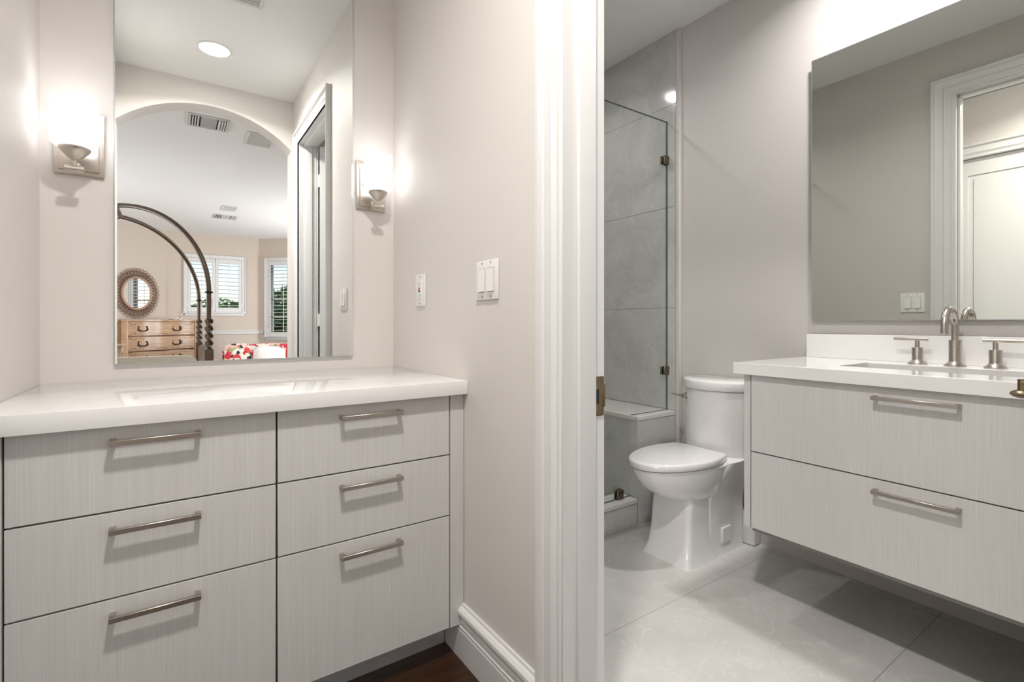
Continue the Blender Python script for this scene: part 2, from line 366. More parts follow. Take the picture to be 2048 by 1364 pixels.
struct('baseboard_bathroom_left',baseb(BM(),(XB,DY1+.105,0),(XB,1.70,0),(1,0,0)),TRIM,25)
b=BM(); box(b,XW-.062,XW,1.238,1.705,0,.155,.014,3); struct('baseboard_bathroom_right',b,TRIM)
# ---------------------------------------------------------------- doors
# closet door in the left hall wall
def panel_door(bm,w,h,t,panels,st=.11):
    """local: x 0..w, y 0..t, z 0..h, recessed panels on both faces"""
    box(bm,0,w,.008,t-.008,0,h)
    for f0,f1 in ((0,.0085),(t-.0085,t)):
        box(bm,0,st,f0,f1,0,h); box(bm,w-st,w,f0,f1,0,h)
        zz=[0]+[z for p in panels for z in p]+[h]
        for k in range(0,len(zz),2): box(bm,st,w-st,f0,f1,zz[k],zz[k+1])
    for f0,f1 in ((.003,.008),(t-.008,t-.003)):
        for a,c in panels: box(bm,st+.03,w-st-.03,f0,f1,a+.03,c-.03,.0025,1)
    return bm
b=panel_door(BM(),.794,H+1.19,.035,[(.20,.60),(.76,H+1.19-.115)])
b.transform(Matrix.Translation((XL-.02,.403,.006))@Matrix.Rotation(math.radians(90),4,'Z')); struct('door_2',b,TRIM)
b=BM(); box(b,XL-.115,XL-.10,.39,1.21,0,H+1.21); struct('trim_7',b,TRIM)
# bathroom door, standing open into the bathroom
door=tag(bpy.data.objects.new('door_1',None),kind='structure'); COL.objects.link(door)
door.location=(XB+.014,DY0-.004,0); door.rotation_euler=(0,0,math.radians(9.2))
b=panel_door(BM(),.795,DZ-.006,.035,[(.22,.95),(1.10,DZ-.125)]); b.transform(Matrix.Translation((.008,.0,.005)))
part(door,'door_leaf',b,TRIM,local=True)
for zh in (.25,H+.02,DZ-.25):
    b=BM()
    for k in range(3): cyl(b,(0,.004,zh-.045+k*.0305),(0,.004,zh-.045+k*.0305+.029),.0065,14)
    box(b,-.003,.010,.006,.034,zh-.045,zh+.045); box(b,-.010,.004,.004,.010,zh-.045,zh+.045)
    part(door,'hinge',b,PLAST,'white painted door hinge',local=True)
b=BM(); kx=.745; kz=H-.149
lathe(b,[(.0,.035),(.030,.035),(.032,.038),(.028,.043),(.012,.046),(.010,.060)],(kx,0,kz+.012),(0,1,0),24)
cyl(b,(kx,.055,kz+.012),(kx,.085,kz+.012),.009); cyl(b,(kx,.083,kz+.020),(kx,.083,kz-.006),.0085)
lathe(b,[(.001,.0),(.010,.001),(.018,.0045),(.0215,.009),(.021,.012),(.016,.0165),(.008,.0195),(.001,.020)],(kx,.083,kz-.004),(0,0,-1),28)
part(door,'door_knob',b,BRASS,'aged brass knob on short stem',local=True)
# strike plate on the jamb
b=BM(); box(b,XS+.080,XS+.120,DY1-.0025,DY1+.001,H-.225,H-.130,.004,2)
box(b,XS+.119,XS+.1255,DY1-.004,DY1+.001,H-.205,H-.150,.002,2)
for z in (H-.212,H-.143): lathe(b,[(.0045,0),(.0045,.0012),(.002,.0018)],(XS+.098,DY1-.0025,z),(0,-1,0),12)
st=single('strike_plate','aged brass strike plate screwed to the white door jamb','strike plate',b,BRASS)
b=BM(); box(b,XS+.092,XS+.104,DY1-.0032,DY1-.001,H-.196,H-.160); part(st,'latch_hole',b,BLACK)
# ---------------------------------------------------------------- left (alcove) vanity
YF=1.346
L1,L2,L3,L4=H-.218,H-.402,H-.587,H-.930     # top, first joint, second joint, bottom
van=thing('vanity_cabinet','pale greige vanity cabinet with six drawers built into the mirrored alcove','vanity cabinet',(.2155,1.64,0))
b=BM(); box(b,XL+.004,XS-.004,YF+.021,YA-.004,.104,L1); part(van,'cabinet_carcass',b,CABEDGE)
b=BM(); box(b,XL+.002,-.2728,YF,YF+.02,.105,L1); box(b,.6985,XS-.002,YF,YF+.02,.104,L1); parts(van,'filler_strip',b,CAB)
b=BM(); box(b,XL+.004,XS-.022,1.44,1.455,.001,.104); part(van,'toe_kick',b,STEEL,'brushed metal toe kick')
def pull(bm,p0,p1,out,sz=.0095,hz=.0115,post=.03):
    """square bar pull between p0 and p1 (on the bar), standing off in direction out"""
    p0=Vector(p0);p1=Vector(p1);out=Vector(out); d=(p1-p0).normalized()
    def obox(a,c2,wd):
        mn=[min(a[i],c2[i]) for i in range(3)]; mx=[max(a[i],c2[i]) for i in range(3)]
        box(bm,mn[0],mx[0],mn[1],mx[1],mn[2],mx[2],.0012,1)
    z=Vector((0,0,hz/2))
    obox(p0-z-out*sz*.0,p1+z-out*sz,0)
    for p,s in ((p0,1),(p1,-1)):
        q=p+d*s*.011; obox(p-z-out*sz*.5,q+z-out*post,0)
    return bm
rows=[(L1,L2,H-.252),(L2,L3,H-.438),(L3,L4,H-.621)]
cols=[(-.2692,.2120,-.110,.054),(.2165,.6945,.367,.537)]
for ci,(x0,x1,hx0,hx1) in enumerate(cols):
    for ri,(zt,zb,hz) in enumerate(rows):
        b=BM(); box(b,x0,x1,YF,YF+.019,zb+(.002 if ri<2 else 0),zt-(.002 if ri else .0),.0008,1)
        dr=part(van,'drawer',b,CAB)
        b=pull(BM(),(hx0,YF-.030,hz),(hx1,YF-.030,hz),(0,-1,0)); part(dr,'handle',b,PULL,'satin nickel bar pull')
b=BM(); box(b,XL+.001,XS-.001,1.321,YA-.001,H-.218,H-.177,.0018,2)
single('countertop','thick white quartz countertop on the alcove vanity below the tall mirror','countertop',b,QUARTZ)
# mirror on the alcove wall
def wall_mirror(name,label,dims,axis,mm):
    x0,x1,y0,y1,z0,z1=dims; t=thing(name,label,'mirror',((x0+x1)/2,(y0+y1)/2,z0))
    return t
t=thing('wall_mirror','tall frameless mirror above the alcove countertop between the two sconces','mirror',(.215,YA-.008,H-.127))
b=BM(); m1=(-.146,.576,H-.127,H+1.33)
box(b,m1[0]+.0015,m1[1]-.0015,YA-.015,YA-.0148,m1[2]+.0015,m1[3]-.0015); part(t,'mirror_glass',b,MIRROR)
b=BM(); box(b,m1[0],m1[1],YA-.0145,YA-.001,m1[2],m1[3]); part(t,'glass_edge',b,MEDGE)
# sconces
def sconce(xc_,zc,label):
    t=thing('wall_sconce',label,'wall sconce',(xc_,YA,zc-.095),group=None)
    b=BM(); box(b,xc_-.058,xc_+.058,YA-.010,YA-.001,zc-.095,zc+.095,.003,2); box(b,xc_-.046,xc_+.046,YA-.018,YA-.009,zc-.083,zc+.083,.002,2)
    rimo=[(-.058,-.095),(.058,-.095),(.058,.095),(-.058,.095)]
    part(t,'backplate',b,NICKEL)
    b=BM()
    for s in (-1,1): lathe(b,[(.004,0),(.004,.002),(.0015,.004)],(xc_+s*.034,YA-.018,zc+.0),(0,-1,0),12)
    parts(t,'screw',b,NICKEL)
    sy_=YA-.092; zb=zc-.038; 
    b=BM(); 
    pts=[(xc_,YA-.018,zb-.045),(xc_,YA-.035,zb-.052),(xc_,YA-.06,zb-.058),(xc_,sy_,zb-.060)]
    tube(b,[(xc_,YA-.016,zb-.028),(xc_,YA-.028,zb-.045),(xc_,YA-.048,zb-.056),(xc_,YA-.070,zb-.060),(xc_,sy_+.005,zb-.060)],.007,10)
    part(t,'arm',b,NICKEL)
    b=BM(); cyl(b,(xc_-.021,sy_,zb-.060),(xc_+.021,sy_,zb-.060),.0105,20); cyl(b,(xc_,sy_,zb-.058),(xc_,sy_,zb-.034),.0045,14); part(t,'cross_bar',b,NICKEL)
    b=BM(); lathe(b,[(.004,-.036),(.008,-.034),(.020,-.024),(.033,-.009),(.036,-.004),(.036,.0),(.030,.001)],(xc_,sy_,zb),(0,0,1),32); part(t,'cup',b,NICKEL)
    b=BM(); lathe(b,[(.034,.0005),(.046,.004),(.0515,.010),(.053,.02),(.053,.135),(.0515,.1355),(.0505,.134),(.0505,.02),(.045,.008),(.03,.004)],(xc_,sy_,zb),(0,0,1),40); part(t,'glass_shade',b,SHADE,'lit opal glass cylinder shade')
    return t
sconce(-.2275,H+.532,'nickel sconce with lit glass shade, left of the tall mirror')
sconce(.6495,H+.541,'nickel sconce with lit glass shade, right of the tall mirror beside the corner')
# outlet and switch plates
def plate(bm,X,yc,zc,w,h,sg):
    x0,x1=(X-.006,X-.0005) if sg<0 else (X+.0005,X+.006)
    box(bm,x0,x1,yc-w/2,yc+w/2,zc-h/2,zc+h/2,.003,2)
def screws(bm,X,ys,zs,sg):
    for y in ys:
        for z in zs: lathe(bm,[(.0032,0),(.0030,.0008)],(X+sg*.006,y,z),(sg,0,0),10)
t=thing('wall_outlet','white outlet plate with red and black test buttons beside the alcove corner','outlet',(XS,1.6645,H+.119))
b=BM(); plate(b,XS,1.6645,H+.119,.082,.117,-1); part(t,'cover_plate',b,PLAST)
b=BM(); box(b,XS-.0085,XS-.005,1.6645-.017,1.6645+.017,H+.119-.034,H+.119+.034,.001,1); part(t,'receptacle',b,PLAST)
b=BM(); screws(b,XS,[1.6645],[H+.119-.048,H+.119+.048],-1)
for dz in (-.022,.022):
    for dy in (-.006,.006): box(b,XS-.0088,XS-.0083,1.6645+dy-.001,1.6645+dy+.001,H+.119+dz-.003,H+.119+dz+.005)
    lathe(b,[(.0022,0),(.0022,.0003)],(XS-.0085,1.6645,H+.119+dz-.009),(-1,0,0),10)
parts(t,'slot',b,PLASTI)
b=BM(); box(b,XS-.0098,XS-.008,1.6645-.006,1.6645+.006,H+.1205,H+.1265); part(t,'reset_button',b,RED,'red button')
b=BM(); box(b,XS-.0098,XS-.008,1.6645-.006,1.6645+.006,H+.1115,H+.1175); part(t,'test_button',b,BLACK,'black button')
def switch(X,yc,zc,sg,label):
    t=thing('light_switch',label,'light switch',(X,yc,zc))
    b=BM(); plate(b,X,yc,zc,.117,.114,sg); part(t,'cover_plate',b,PLAST)
    b=BM(); screws(b,X,[yc-.023,yc+.023],[zc-.048,zc+.048],sg)
    for s in (-1,1): box(b,min(X+sg*.0062,X+sg*.0055),max(X+sg*.0062,X+sg*.0055),yc+s*.023-.0175,yc+s*.023+.0175,zc-.0345,zc+.0345)
    parts(t,'screw',b,PLASTI)
    for s in (-1,1):
        y0,y1=yc+s*.023-.0160,yc+s*.023+.0160
        b=BM(); f=.0075;k=.0125
        poly=[(X+sg*.005,y0,zc-.033),(X+sg*k,y0,zc-.033),(X+sg*f,y0,zc+.033),(X+sg*.005,y0,zc+.033)]
        extrude(b,poly,(0,y1-y0,0)); part(t,'rocker',b,PLAST)
    return t
switch(XS,1.204,H+.123,-1,'white double rocker light switch on the hall wall beside the door casing')
switch(XB,1.062,H+.120,1,'white double rocker light switch inside the bathroom, seen in its mirror')
# ceiling lights
def downlight(x,y,zc,r,label,mm=BULB,watt=60,cone=140,colr=(1,.965,.925)):
    t=thing('ceiling_light',label,'ceiling light',(x,y,zc))
    b=BM(); lathe(b,[(r*1.18,0),(r*1.18,-.003),(r*1.02,-.006),(r,-.002),(r,0)],(x,y,zc-.0005),(0,0,1),40); part(t,'trim_ring',b,PLAST)
    b=BM(); lathe(b,[(r*.99,-.0012),(r*.99,-.0042)],(x,y,zc),(0,0,1),40); part(t,'lens',b,mm)
    l=bpy.data.lights.new('downlight_beam','AREA'); l.shape='DISK'; l.size=r*1.9; l.energy=watt; l.spread=math.radians(cone); l.color=colr
    lo=bpy.data.objects.new('downlight_beam',l); COL.objects.link(lo); lo.location=(x,y,zc-.0055)
    return t
downlight(.207,.41,CH,.078,'glowing recessed ceiling light in the hall, seen in the tall mirror',BULB,10.8,150)
downlight(1.93,.68,CB,.065,'recessed bathroom ceiling light above the right vanity',BULBB,5.4,150,(1,.98,.97))
downlight(1.60,2.205,CB,.05,'recessed ceiling light over the shower',BULBB,2.0,140,(1,.98,.97))
# ---------------------------------------------------------------- vents
def slot_vent(x0,x1,y0,y1,zc,label,n=9,along='x',dark=True):
    t=thing('ceiling_vent',label,'ceiling vent',((x0+x1)/2,(y0+y1)/2,zc))
    b=BM(); f=.018
    for a in ((x0,x1,y0,y0+f),(x0,x1,y1-f,y1),(x0,x0+f,y0+f,y1-f),(x1-f,x1,y0+f,y1-f)): box(b,*a,zc-.008,zc-.0005,.002,1)
    part(t,'frame',b,VENTW)
    b=BM(); box(b,x0+f,x1-f,y0+f,y1-f,zc-.0015,zc-.0005); part(t,'backing',b,VENTDARK if dark else VENTW)
    b=BM()
    if along=='x':
        for k in range(n):
            y=y0+f+(y1-y0-2*f)*(k+.5)/n; box(b,x0+f,x1-f,y-.0025,y+.0025,zc-.010,zc-.002)
    else:
        w_=(x1-x0-2*f)
        for k in range(4):
            for s in (0,1):
                x=(x0+f+w_*.27*(k+.5)/4) if s==0 else (x1-f-w_*.27*(k+.5)/4)
                extrude(b,[(x-.003,y0+f,zc-.003),(x+.003,y0+f,zc-.003),(x+(.010 if s else -.004),y0+f,zc-.016),(x+(.004 if s else -.010),y0+f,zc-.016)],(0,y1-y0-2*f,0))
        for k in range(n):
            y=y0+f+(y1-y0-2*f)*(k+.5)/n; box(b,x0+f+w_*.29,x1-f-w_*.29,y-.0018,y+.0018,zc-.012,zc-.002)
    parts(t,'slat',b,VENTW)
    return t
slot_vent(.16,.385,.985,1.30,CH,'white slotted air vent in the hall ceiling near the mirror wall',14,'x',False)
slot_vent(.093,.39,-.985,-.70,CBED,'white air register in the bedroom ceiling just past the arch',8,'y')
slot_vent(.51,.83,-5.03,-4.69,CBED,'air register in the bedroom ceiling nearest the window bay',8,'y')
slot_vent(.57,.76,-4.36,-4.03,CBED,'small plain return grille beside the far bedroom register',12,'x',False)
slot_vent(.53,.75,-1.2,-.86,CBED,'plain white ceiling grille partly hidden behind the arch',12,'x',False)
# ---------------------------------------------------------------- right (bathroom) vanity
V1,V2,V3=H-.188,H-.466,H-.744
van2=thing('vanity_cabinet','floating greige bathroom vanity with two wide drawers right of the toilet','vanity cabinet',(2.0,.5,H-.76))
b=BM(); box(b,1.757,XW-.002,.016,1.006,V3-.010,V1); part(van2,'cabinet_carcass',b,CABEDGE)
b=BM(); box(b,1.732,XW-.001,.986,1.010,V3-.002,V1,.0008,1); part(van2,'side_panel',b,CAB)
b=BM(); box(b,1.745,1.765,.016,.985,V3-.014,V3-.002); part(van2,'bottom_rail',b,mat('grey_rail',(.26,.25,.23),.6))
for zt,zb,hz in ((V1,V2,H-.222),(V2,V3,H-.500)):
    b=BM(); box(b,1.730,1.749,.018,.9815,zb+.002,zt-.002,.0008,1); dr=part(van2,'drawer',b,CAB)
    b=pull(BM(),(1.700,.601,hz),(1.700,.401,hz),(-1,0,0)); part(dr,'handle',b,PULL,'satin nickel bar pull')
ct=thing('countertop','white quartz bathroom countertop with an undermount sink and low backsplash','countertop',(1.99,.52,H-.188))
zc0,zc1=H-.188,H-.146
b=BM(); hx0,hx1,hy0,hy1=1.868,2.112,.31,.752
wall_holes(b,0,1,0,1,[],None) if False else None
box(b,1.710,hx0,.0,1.04,zc0,zc1,.0015,1); box(b,hx1,XW-.001,.0,1.04,zc0,zc1,.0015,1)
box(b,hx0-.002,hx1+.002,hy1,1.04,zc0,zc1-.00005); box(b,hx0-.002,hx1+.002,.0,hy0,zc0,zc1-.00005)
part(ct,'slab',b,QUARTZ)
b=BM(); box(b,XW-.021,XW-.001,.0,1.03,zc1,H-.047,.001,1); part(ct,'backsplash',b,QUARTZ)
b=BM(); 
def rrect(x0,x1,y0,y1,r,z,n=6):
    pts=[]
    for cx,cy,a0 in ((x1-r,y1-r,0),(x0+r,y1-r,90),(x0+r,y0+r,180),(x1-r,y0+r,270)):
        for k in range(n+1):
            a=math.radians(a0+90*k/n); pts.append((cx+r*math.cos(a),cy+r*math.sin(a),z))
    return pts
o_=.012
loft(b,[rrect(hx0-.03,hx1+.03,hy0-.03,hy1+.03,.03,zc0-.001),rrect(hx0-.004,hx1+.004,hy0-.004,hy1+.004,.025,zc0-.001),
        rrect(hx0,hx1,hy0,hy1,.03,zc0-.02),rrect(hx0+.01,hx1-.01,hy0+.01,hy1-.01,.04,zc0-.12),rrect(hx0+.04,hx1-.04,hy0+.04,hy1-.04,.05,zc0-.14)],cap=False)
bmesh.ops.contextual_create(b,geom=[v for v in b.verts if abs(v.co.z-(zc0-.14))<1e-5])
sk=single('sink','white rectangular undermount sink basin in the bathroom countertop','sink',b,PORC)
b=BM(); lathe(b,[(.022,0),(.022,.003),(.015,.004)],(1.99,.53,zc0-.14),(0,0,1),24); part(sk,'drain',b,NICKEL)
# faucet
fx=2.195
fa=thing('faucet','brushed nickel gooseneck faucet with two cross-bar valve handles on the bathroom countertop','faucet',(fx,.527,zc1))
def spool(bm,x,y,r,h):
    lathe(bm,[(r*1.75,0),(r*1.75,.003),(r*1.3,.008),(r*1.04,.013),(r,.016),(r,h-.002),(r*.96,h)],(x,y,zc1),(0,0,1),32)
b=BM(); spool(b,fx,.527,.017,.088); part(fa,'spout_base',b,NICKEL)
b=BM(); pts=[(fx,.527,zc1+.085),(fx,.527,H-.015)]; Rr=.056; cz=H-.010
for k in range(0,17):
    a=math.pi*k/16; pts.append((fx-Rr+Rr*math.cos(a),.527,cz+Rr*math.sin(a)*1.0))
pts.append((fx-2*Rr,.527,cz-.022)); tube(b,pts,.0104,16)
lathe(b,[(.0104,0),(.0104,.006),(.008,.007)],(fx-2*Rr,.527,cz-.020),(0,0,-1),20); part(fa,'spout',b,NICKEL)
for y in (.630,.4265):
    b=BM(); spool(b,fx,y,.0165,.058); lathe(b,[(.0075,.056),(.0075,.084)],(fx,y,zc1),(0,0,1),16); vh=part(fa,'valve_body',b,NICKEL)
    s=1 if y>.5 else -1
    b=BM(); cyl(b,(fx,y-s*.030,zc1+.088),(fx-.004,y+s*.068,zc1+.088),.0064,16); part(vh,'lever',b,NICKEL)
# bathroom mirror
t=thing('wall_mirror','large frameless mirror above the bathroom vanity reflecting the doorway','mirror',(2.25,.5,H+.01))
b=BM(); box(b,2.2448,2.2452,.022,1.006,H+.0125,H+1.1145); part(t,'mirror_glass',b,MIRRORB)
b=BM(); box(b,2.2455,2.2495,.02,1.008,H+.010,H+1.117); part(t,'glass_edge',b,MEDGE)
b=BM(); box(b,2.2495,XW-.001,.06,.97,H+.05,H+1.075); part(t,'backing_frame',b,mat('mirror_backing',(.3,.3,.29),.7))
# ---------------------------------------------------------------- toilet
YT=1.385
to=thing('toilet','white one-piece skirted toilet with closed lid between the shower curb and the vanity','toilet',(2.0,YT,0))
def dring(xf,xr,hf,hr,z,n=44,p=2.0,flat=.35):
    """D-shaped outline: rounded towards -x (front xf), straight back at xr; hf max half width, hr rear half width"""
    pts=[]; xm=xr-(xr-xf)*flat
    for k in range(n):
        a=math.pi/2+math.pi*k/(n-1)              # front half, from +y to -y through -x
        c,s=math.cos(a),math.sin(a)
        x=xm+(xm-xf)*(-abs(c)**(2/p)); y=hf*math.copysign(abs(s)**(2/p),s)
        pts.append((x,YT+y,z))
    side=[(xm+(xr-xm)*q,hr+(hf-hr)*(1-q**1.8)) for q in (.22,.44,.66,.84,.94)]+[(xr-.003,hr-.006),(xr,hr-.016)]
    pts+=[(x,YT-y,z) for x,y in side]+[(x,YT+y,z) for x,y in reversed(side)]
    return pts
zl=H-.576
b=BM(); loft(b,[dring(1.588,2.016,.158,.126,zl-.031),dring(1.582,2.020,.162,.130,zl-.027),dring(1.581,2.020,.163,.131,zl-.008),dring(1.585,2.017,.160,.128,zl-.002),dring(1.594,2.010,.152,.121,zl)]); part(to,'lid',b,PORC,sharp=60)
b=BM(); loft(b,[dring(1.592,2.012,.155,.125,zl-.040),dring(1.588,2.014,.158,.126,zl-.0335)]); part(to,'seat',b,PORC,sharp=60)
# bowl
b=BM(); loft(b,[dring(1.81,2.0,.09,.09,H-.775),dring(1.755,2.0,.106,.10,H-.758),dring(1.700,2.0,.120,.11,H-.732),dring(1.650,2.02,.136,.118,H-.697),dring(1.616,2.04,.148,.126,H-.658),dring(1.598,2.06,.155,.135,H-.626),dring(1.594,2.08,.157,.145,H-.617)])
part(to,'bowl',b,PORC,sharp=70)
# pedestal (front, squared) and rear skirt
def pring(x0,x1,h,z,r):
    o=.010 if x0<1.9 else 0
    return rrect(x0,x1,YT-h+o,YT+h+o,r,z,6)
b=BM(); loft(b,[pring(1.758,1.985,.126,0.0,.028),pring(1.763,1.982,.122,.012,.028),pring(1.780,1.976,.112,.05,.028),pring(1.792,1.972,.106,.12,.026),pring(1.798,1.970,.104,.20,.026),pring(1.805,1.97,.103,.27,.03),pring(1.812,1.97,.098,.32,.03)])
part(to,'pedestal',b,PORC,sharp=70)
b=BM(); loft(b,[pring(1.93,2.205,.104,0.0,.02),pring(1.93,2.205,.100,.03,.02),pring(1.93,2.21,.098,.22,.02),pring(1.93,2.225,.105,.29,.03),pring(1.94,2.245,.125,.34,.04),pring(1.95,2.25,.150,.38,.05),pring(1.96,2.255,.165,.41,.05),pring(1.97,2.256,.170,.425,.05)])
part(to,'trapway_skirt',b,PORC,sharp=70)
b=BM(); box(b,2.022,2.092,YT-.107,YT-.0975,.050,.118,.002,1); part(to,'bolt_cover',b,PORC)
def tring(xf,xc_,xr,h,z,n=22):
    pts=[]
    for k in range(n+1):
        u=-1+2*k/n; x=xf+(xc_-xf)*abs(u)**2.2; pts.append((x,YT-u*h,z))
    pts+= [(xr-.02,YT-h,z),(xr,YT-h+.02,z),(xr,YT+h-.02,z),(xr-.02,YT+h,z)]
    return pts
b=BM(); loft(b,[tring(2.05,2.11,2.255,.150,H-.625),tring(2.037,2.108,2.256,.152,H-.58),tring(2.035,2.108,2.256,.153,H-.315)]); part(to,'tank',b,PORC,sharp=50)
b=BM(); loft(b,[tring(2.026,2.103,2.258,.158,H-.312),tring(2.024,2.101,2.258,.160,H-.306),tring(2.022,2.100,2.258,.161,H-.277),tring(2.026,2.103,2.256,.158,H-.270),tring(2.038,2.112,2.250,.150,H-.266)]); part(to,'tank_lid',b,PORC,sharp=50)
b=BM(); lathe(b,[(.017,0),(.017,.003),(.012,.010),(.009,.018),(.0105,.024),(.0105,.034),(.005,.037)],(2.084,YT+.122,H-.356),(-1,0.12,0),20)
tube(b,[(2.054,YT+.126,H-.356),(2.050,YT+.150,H-.354),(2.046,YT+.185,H-.350)],.0042,8); part(to,'flush_lever',b,NICKEL,'nickel flush lever')
# ---------------------------------------------------------------- shower
YG=1.76
# tile slabs on the far wall, joints left open over dark grout
b=BM(); box(b,XW-.012,XW-.0005,1.704,BY1,0,CB); struct('trim_8',b,GROUT)
b=BM(); zj=[0,H-.475,H+.083,H+.636,H+1.195,CB]
for a,c in zip(zj,zj[1:]):
    for y0,y1 in ((1.702,3.14),): box(b,XW-.017,XW-.011,y0,y1,a+.001,c-.001)
struct('wall_shower_right',b,TILE)
b=BM()
for a,c in zip(zj,zj[1:]):
    for x0,x1 in ((XB,2.25),): box(b,x0,x1,BY1-.012,BY1-.001,a+.001,c-.001)
struct('wall_shower_back',b,TILE)
b=BM(); box(b,XW-.020,XW-.0005,1.676,1.701,0,CB,.003,1); struct('trim_9',b,PAINT_BATH)
b=BM(); box(b,XB,XB+.012,1.72,BY1,0,CB); struct('wall_shower_left',b,TILE)
cu=thing('shower_curb','low pale stone curb below the shower glass','shower curb',(1.5,1.76,0))
b=BM(); box(b,XB+.013,1.953,1.710,1.83,0,.118,.001,1); part(cu,'curb_body',b,TILE)
b=BM(); box(b,XB+.013,1.953,1.706,1.834,.118,.137,.0015,1); part(cu,'curb_cap',b,marble('light_stone_cap',(.58,.57,.54),(.68,.67,.64),(.74,.72,.69),.25))
be=thing('shower_bench','stone tiled shower bench beside the toilet, cut by the glass','shower bench',(2.1,2.0,0))
b=BM(); box(b,1.958,XW-.018,1.709,2.72,0,H-.502,.001,1); part(be,'bench_body',b,TILE)
b=BM(); box(b,1.954,XW-.018,1.706,2.72,H-.501,H-.480,.0015,1); part(be,'bench_top',b,bpy.data.materials['light_stone_cap'])
b=BM(); box(b,XB+.012,1.957,1.835,BY1-.012,.0,.03); struct('floor_shower',b,marble('shower_pan',(.50,.49,.47),(.6,.59,.57),(.66,.65,.63),.35,grout=[(0,0,.06),(1,0,.06)]))
sg=thing('shower_glass_panel','tall clear shower glass panel notched over the bench with metal clamps','shower glass',(1.8,YG,0))
b=BM(); prof=[(.90,.140),(1.964,.140),(1.964,H-.478),(2.250,H-.478),(2.250,H+1.108),(.90,H+1.108)]
extrude(b,[(x,YG-.005,z) for x,z in prof],(0,.010,0)); part(sg,'glass_pane',b,GLASS)
b=BM()   # polished edges read as thin dark-green lines
EG=mat('glass_edge_green',(.10,.14,.125),.2)
for x0,x1,z0,z1 in ((.90,2.250,H+1.108,H+1.1095),(1.964,2.25,H-.480,H-.478),(1.964,1.9655,.14,H-.478),(.90,1.965,.1385,.140)):
    box(b,x0,x1,YG-.005,YG+.005,z0,z1)
box(b,2.250,2.2515,YG-.005,YG+.005,H-.478,H+1.108)
part(sg,'glass_edge',b,EG)
for x,z,hor in ((2.228,H+.895,1),(2.228,H-.262,1)):
    b=BM(); box(b,x-.016,x+.024,YG-.014,YG-.0052,z-.023,z+.023,.002,1); box(b,x-.016,x+.024,YG+.0052,YG+.014,z-.023,z+.023,.002,1); box(b,x+.023,x+.025,YG-.014,YG+.014,z-.023,z+.023)
    part(sg,'glass_clamp',b,BRONZE,'square bronze glass clamp')
b=BM(); box(b,1.850,1.895,YG-.014,YG-.0052,.138,.185,.002,1); box(b,1.850,1.895,YG+.0052,YG+.014,.138,.185,.002,1); part(sg,'glass_clamp',b,BRONZE,'square bronze glass clamp')
# ---------------------------------------------------------------- bedroom windows with shutters
def shutter_window(M,u0,u1,z0,z1,idx,npan,nl,side=1,tilt=1.5):
    """window in a wall whose room face is local v=0; v>0 is room"""
    cw=.062
    b=BM()
    for a in ((u0-cw,u1+cw,z1,z1+cw),(u0-cw,u0,z0,z1),(u1,u1+cw,z0,z1)): box(b,a[0],a[1],.0,.022,a[2],a[3],.004,2)
    for a in ((u0-cw,u1+cw,z1+cw-.016,z1+cw),(u0-cw,u0-cw+.014,z0,z1+cw),(u1+cw-.014,u1+cw,z0,z1+cw)): box(b,a[0],a[1],.020,.034,a[2],a[3],.003,1)
    box(b,u0-cw-.01,u1+cw+.01,.0,.052,z0-.022,z0,.004,2); box(b,u0-cw+.02,u1+cw-.02,.0,.020,z0-.07,z0-.022,.004,2)
    b.transform(M); w_=struct('window_%d'%idx,b,TRIM)
    b=BM(); box(b,u0+.01,u1-.01,-.105,-.100,z0+.01,z1-.01); b.transform(M); g=part(w_,'window_pane',b,PANE)
    b=BM()
    for a in ((u0,u1,z1-.04,z1),(u0,u1,z0,z0+.04),(u0,u0+.035,z0,z1),(u1-.035,u1,z0,z1),((u0+u1)/2-.012,(u0+u1)/2+.012,z0,z1))+(((u0,u1,(z0+z1)/2-.02,(z0+z1)/2+.02),(u0,u1,z0+.36,z0+.385)) if idx==2 else ()): box(b,a[0],a[1],-.115,-.09,a[2],a[3])
    b.transform(M); part(w_,'window_sash',b,TRIM)
    pw=(u1-u0)/npan
    for k in range(npan):
        a0,a1=u0+pw*k+.003,u0+pw*(k+1)-.003; st_=.048
        sh=thing('window_shutter',{(1,0):'white plantation shutter panel nearest the sunburst mirror, open louvers',(1,1):'white plantation shutter panel on the bay side of the wide window, open louvers',(2,0):'tall narrow white plantation shutter on the window beside the door casing'}[(idx,k)],'shutter',tuple(M@Vector(((a0+a1)/2,0,z0))))
        b=BM()
        for a in ((a0,a0+st_,z0+.003,z1-.003),(a1-st_,a1,z0+.003,z1-.003),(a0+st_,a1-st_,z1-.085,z1-.003),(a0+st_,a1-st_,z0+.003,z0+.085)): box(b,a[0],a[1],-.012,.016,a[2],a[3],.003,1)
        b.transform(M); part(sh,'frame',b,TRIM)
        zz0,zz1=z0+.085,z1-.085
        for j in range(nl):
            zc=zz0+(zz1-zz0)*(j+.5)/nl; b=BM(); box(b,a0+st_+.001,a1-st_-.001,-.030,.030,-.0045,.0045,.002,1)
            b.transform(M@Matrix.Translation((0,0,zc))@Matrix.Rotation(math.radians(tilt),4,'X')); part(sh,'louver',b,TRIM)
        b=BM(); box(b,(a0+a1)/2-.004,(a0+a1)/2+.004,.030,.038,zz0,zz1); b.transform(M); part(sh,'tilt_rod',b,TRIM)
        for zh in (z0+.12,z1-.12):
            b=BM(); ux=a0-.002 if k==0 else a1+.002; box(b,ux-.006,ux+.006,.014,.020,zh-.03,zh+.03); b.transform(M); part(sh,'hinge',b,PLAST)
MC=Matrix.Translation((0,LY,0))
shutter_window(MC,W1[0],W1[1],W1[2],W1[3],1,2,11)
shutter_window(MR,W2[0],W2[1],W2[2],W2[3],2,1,19)
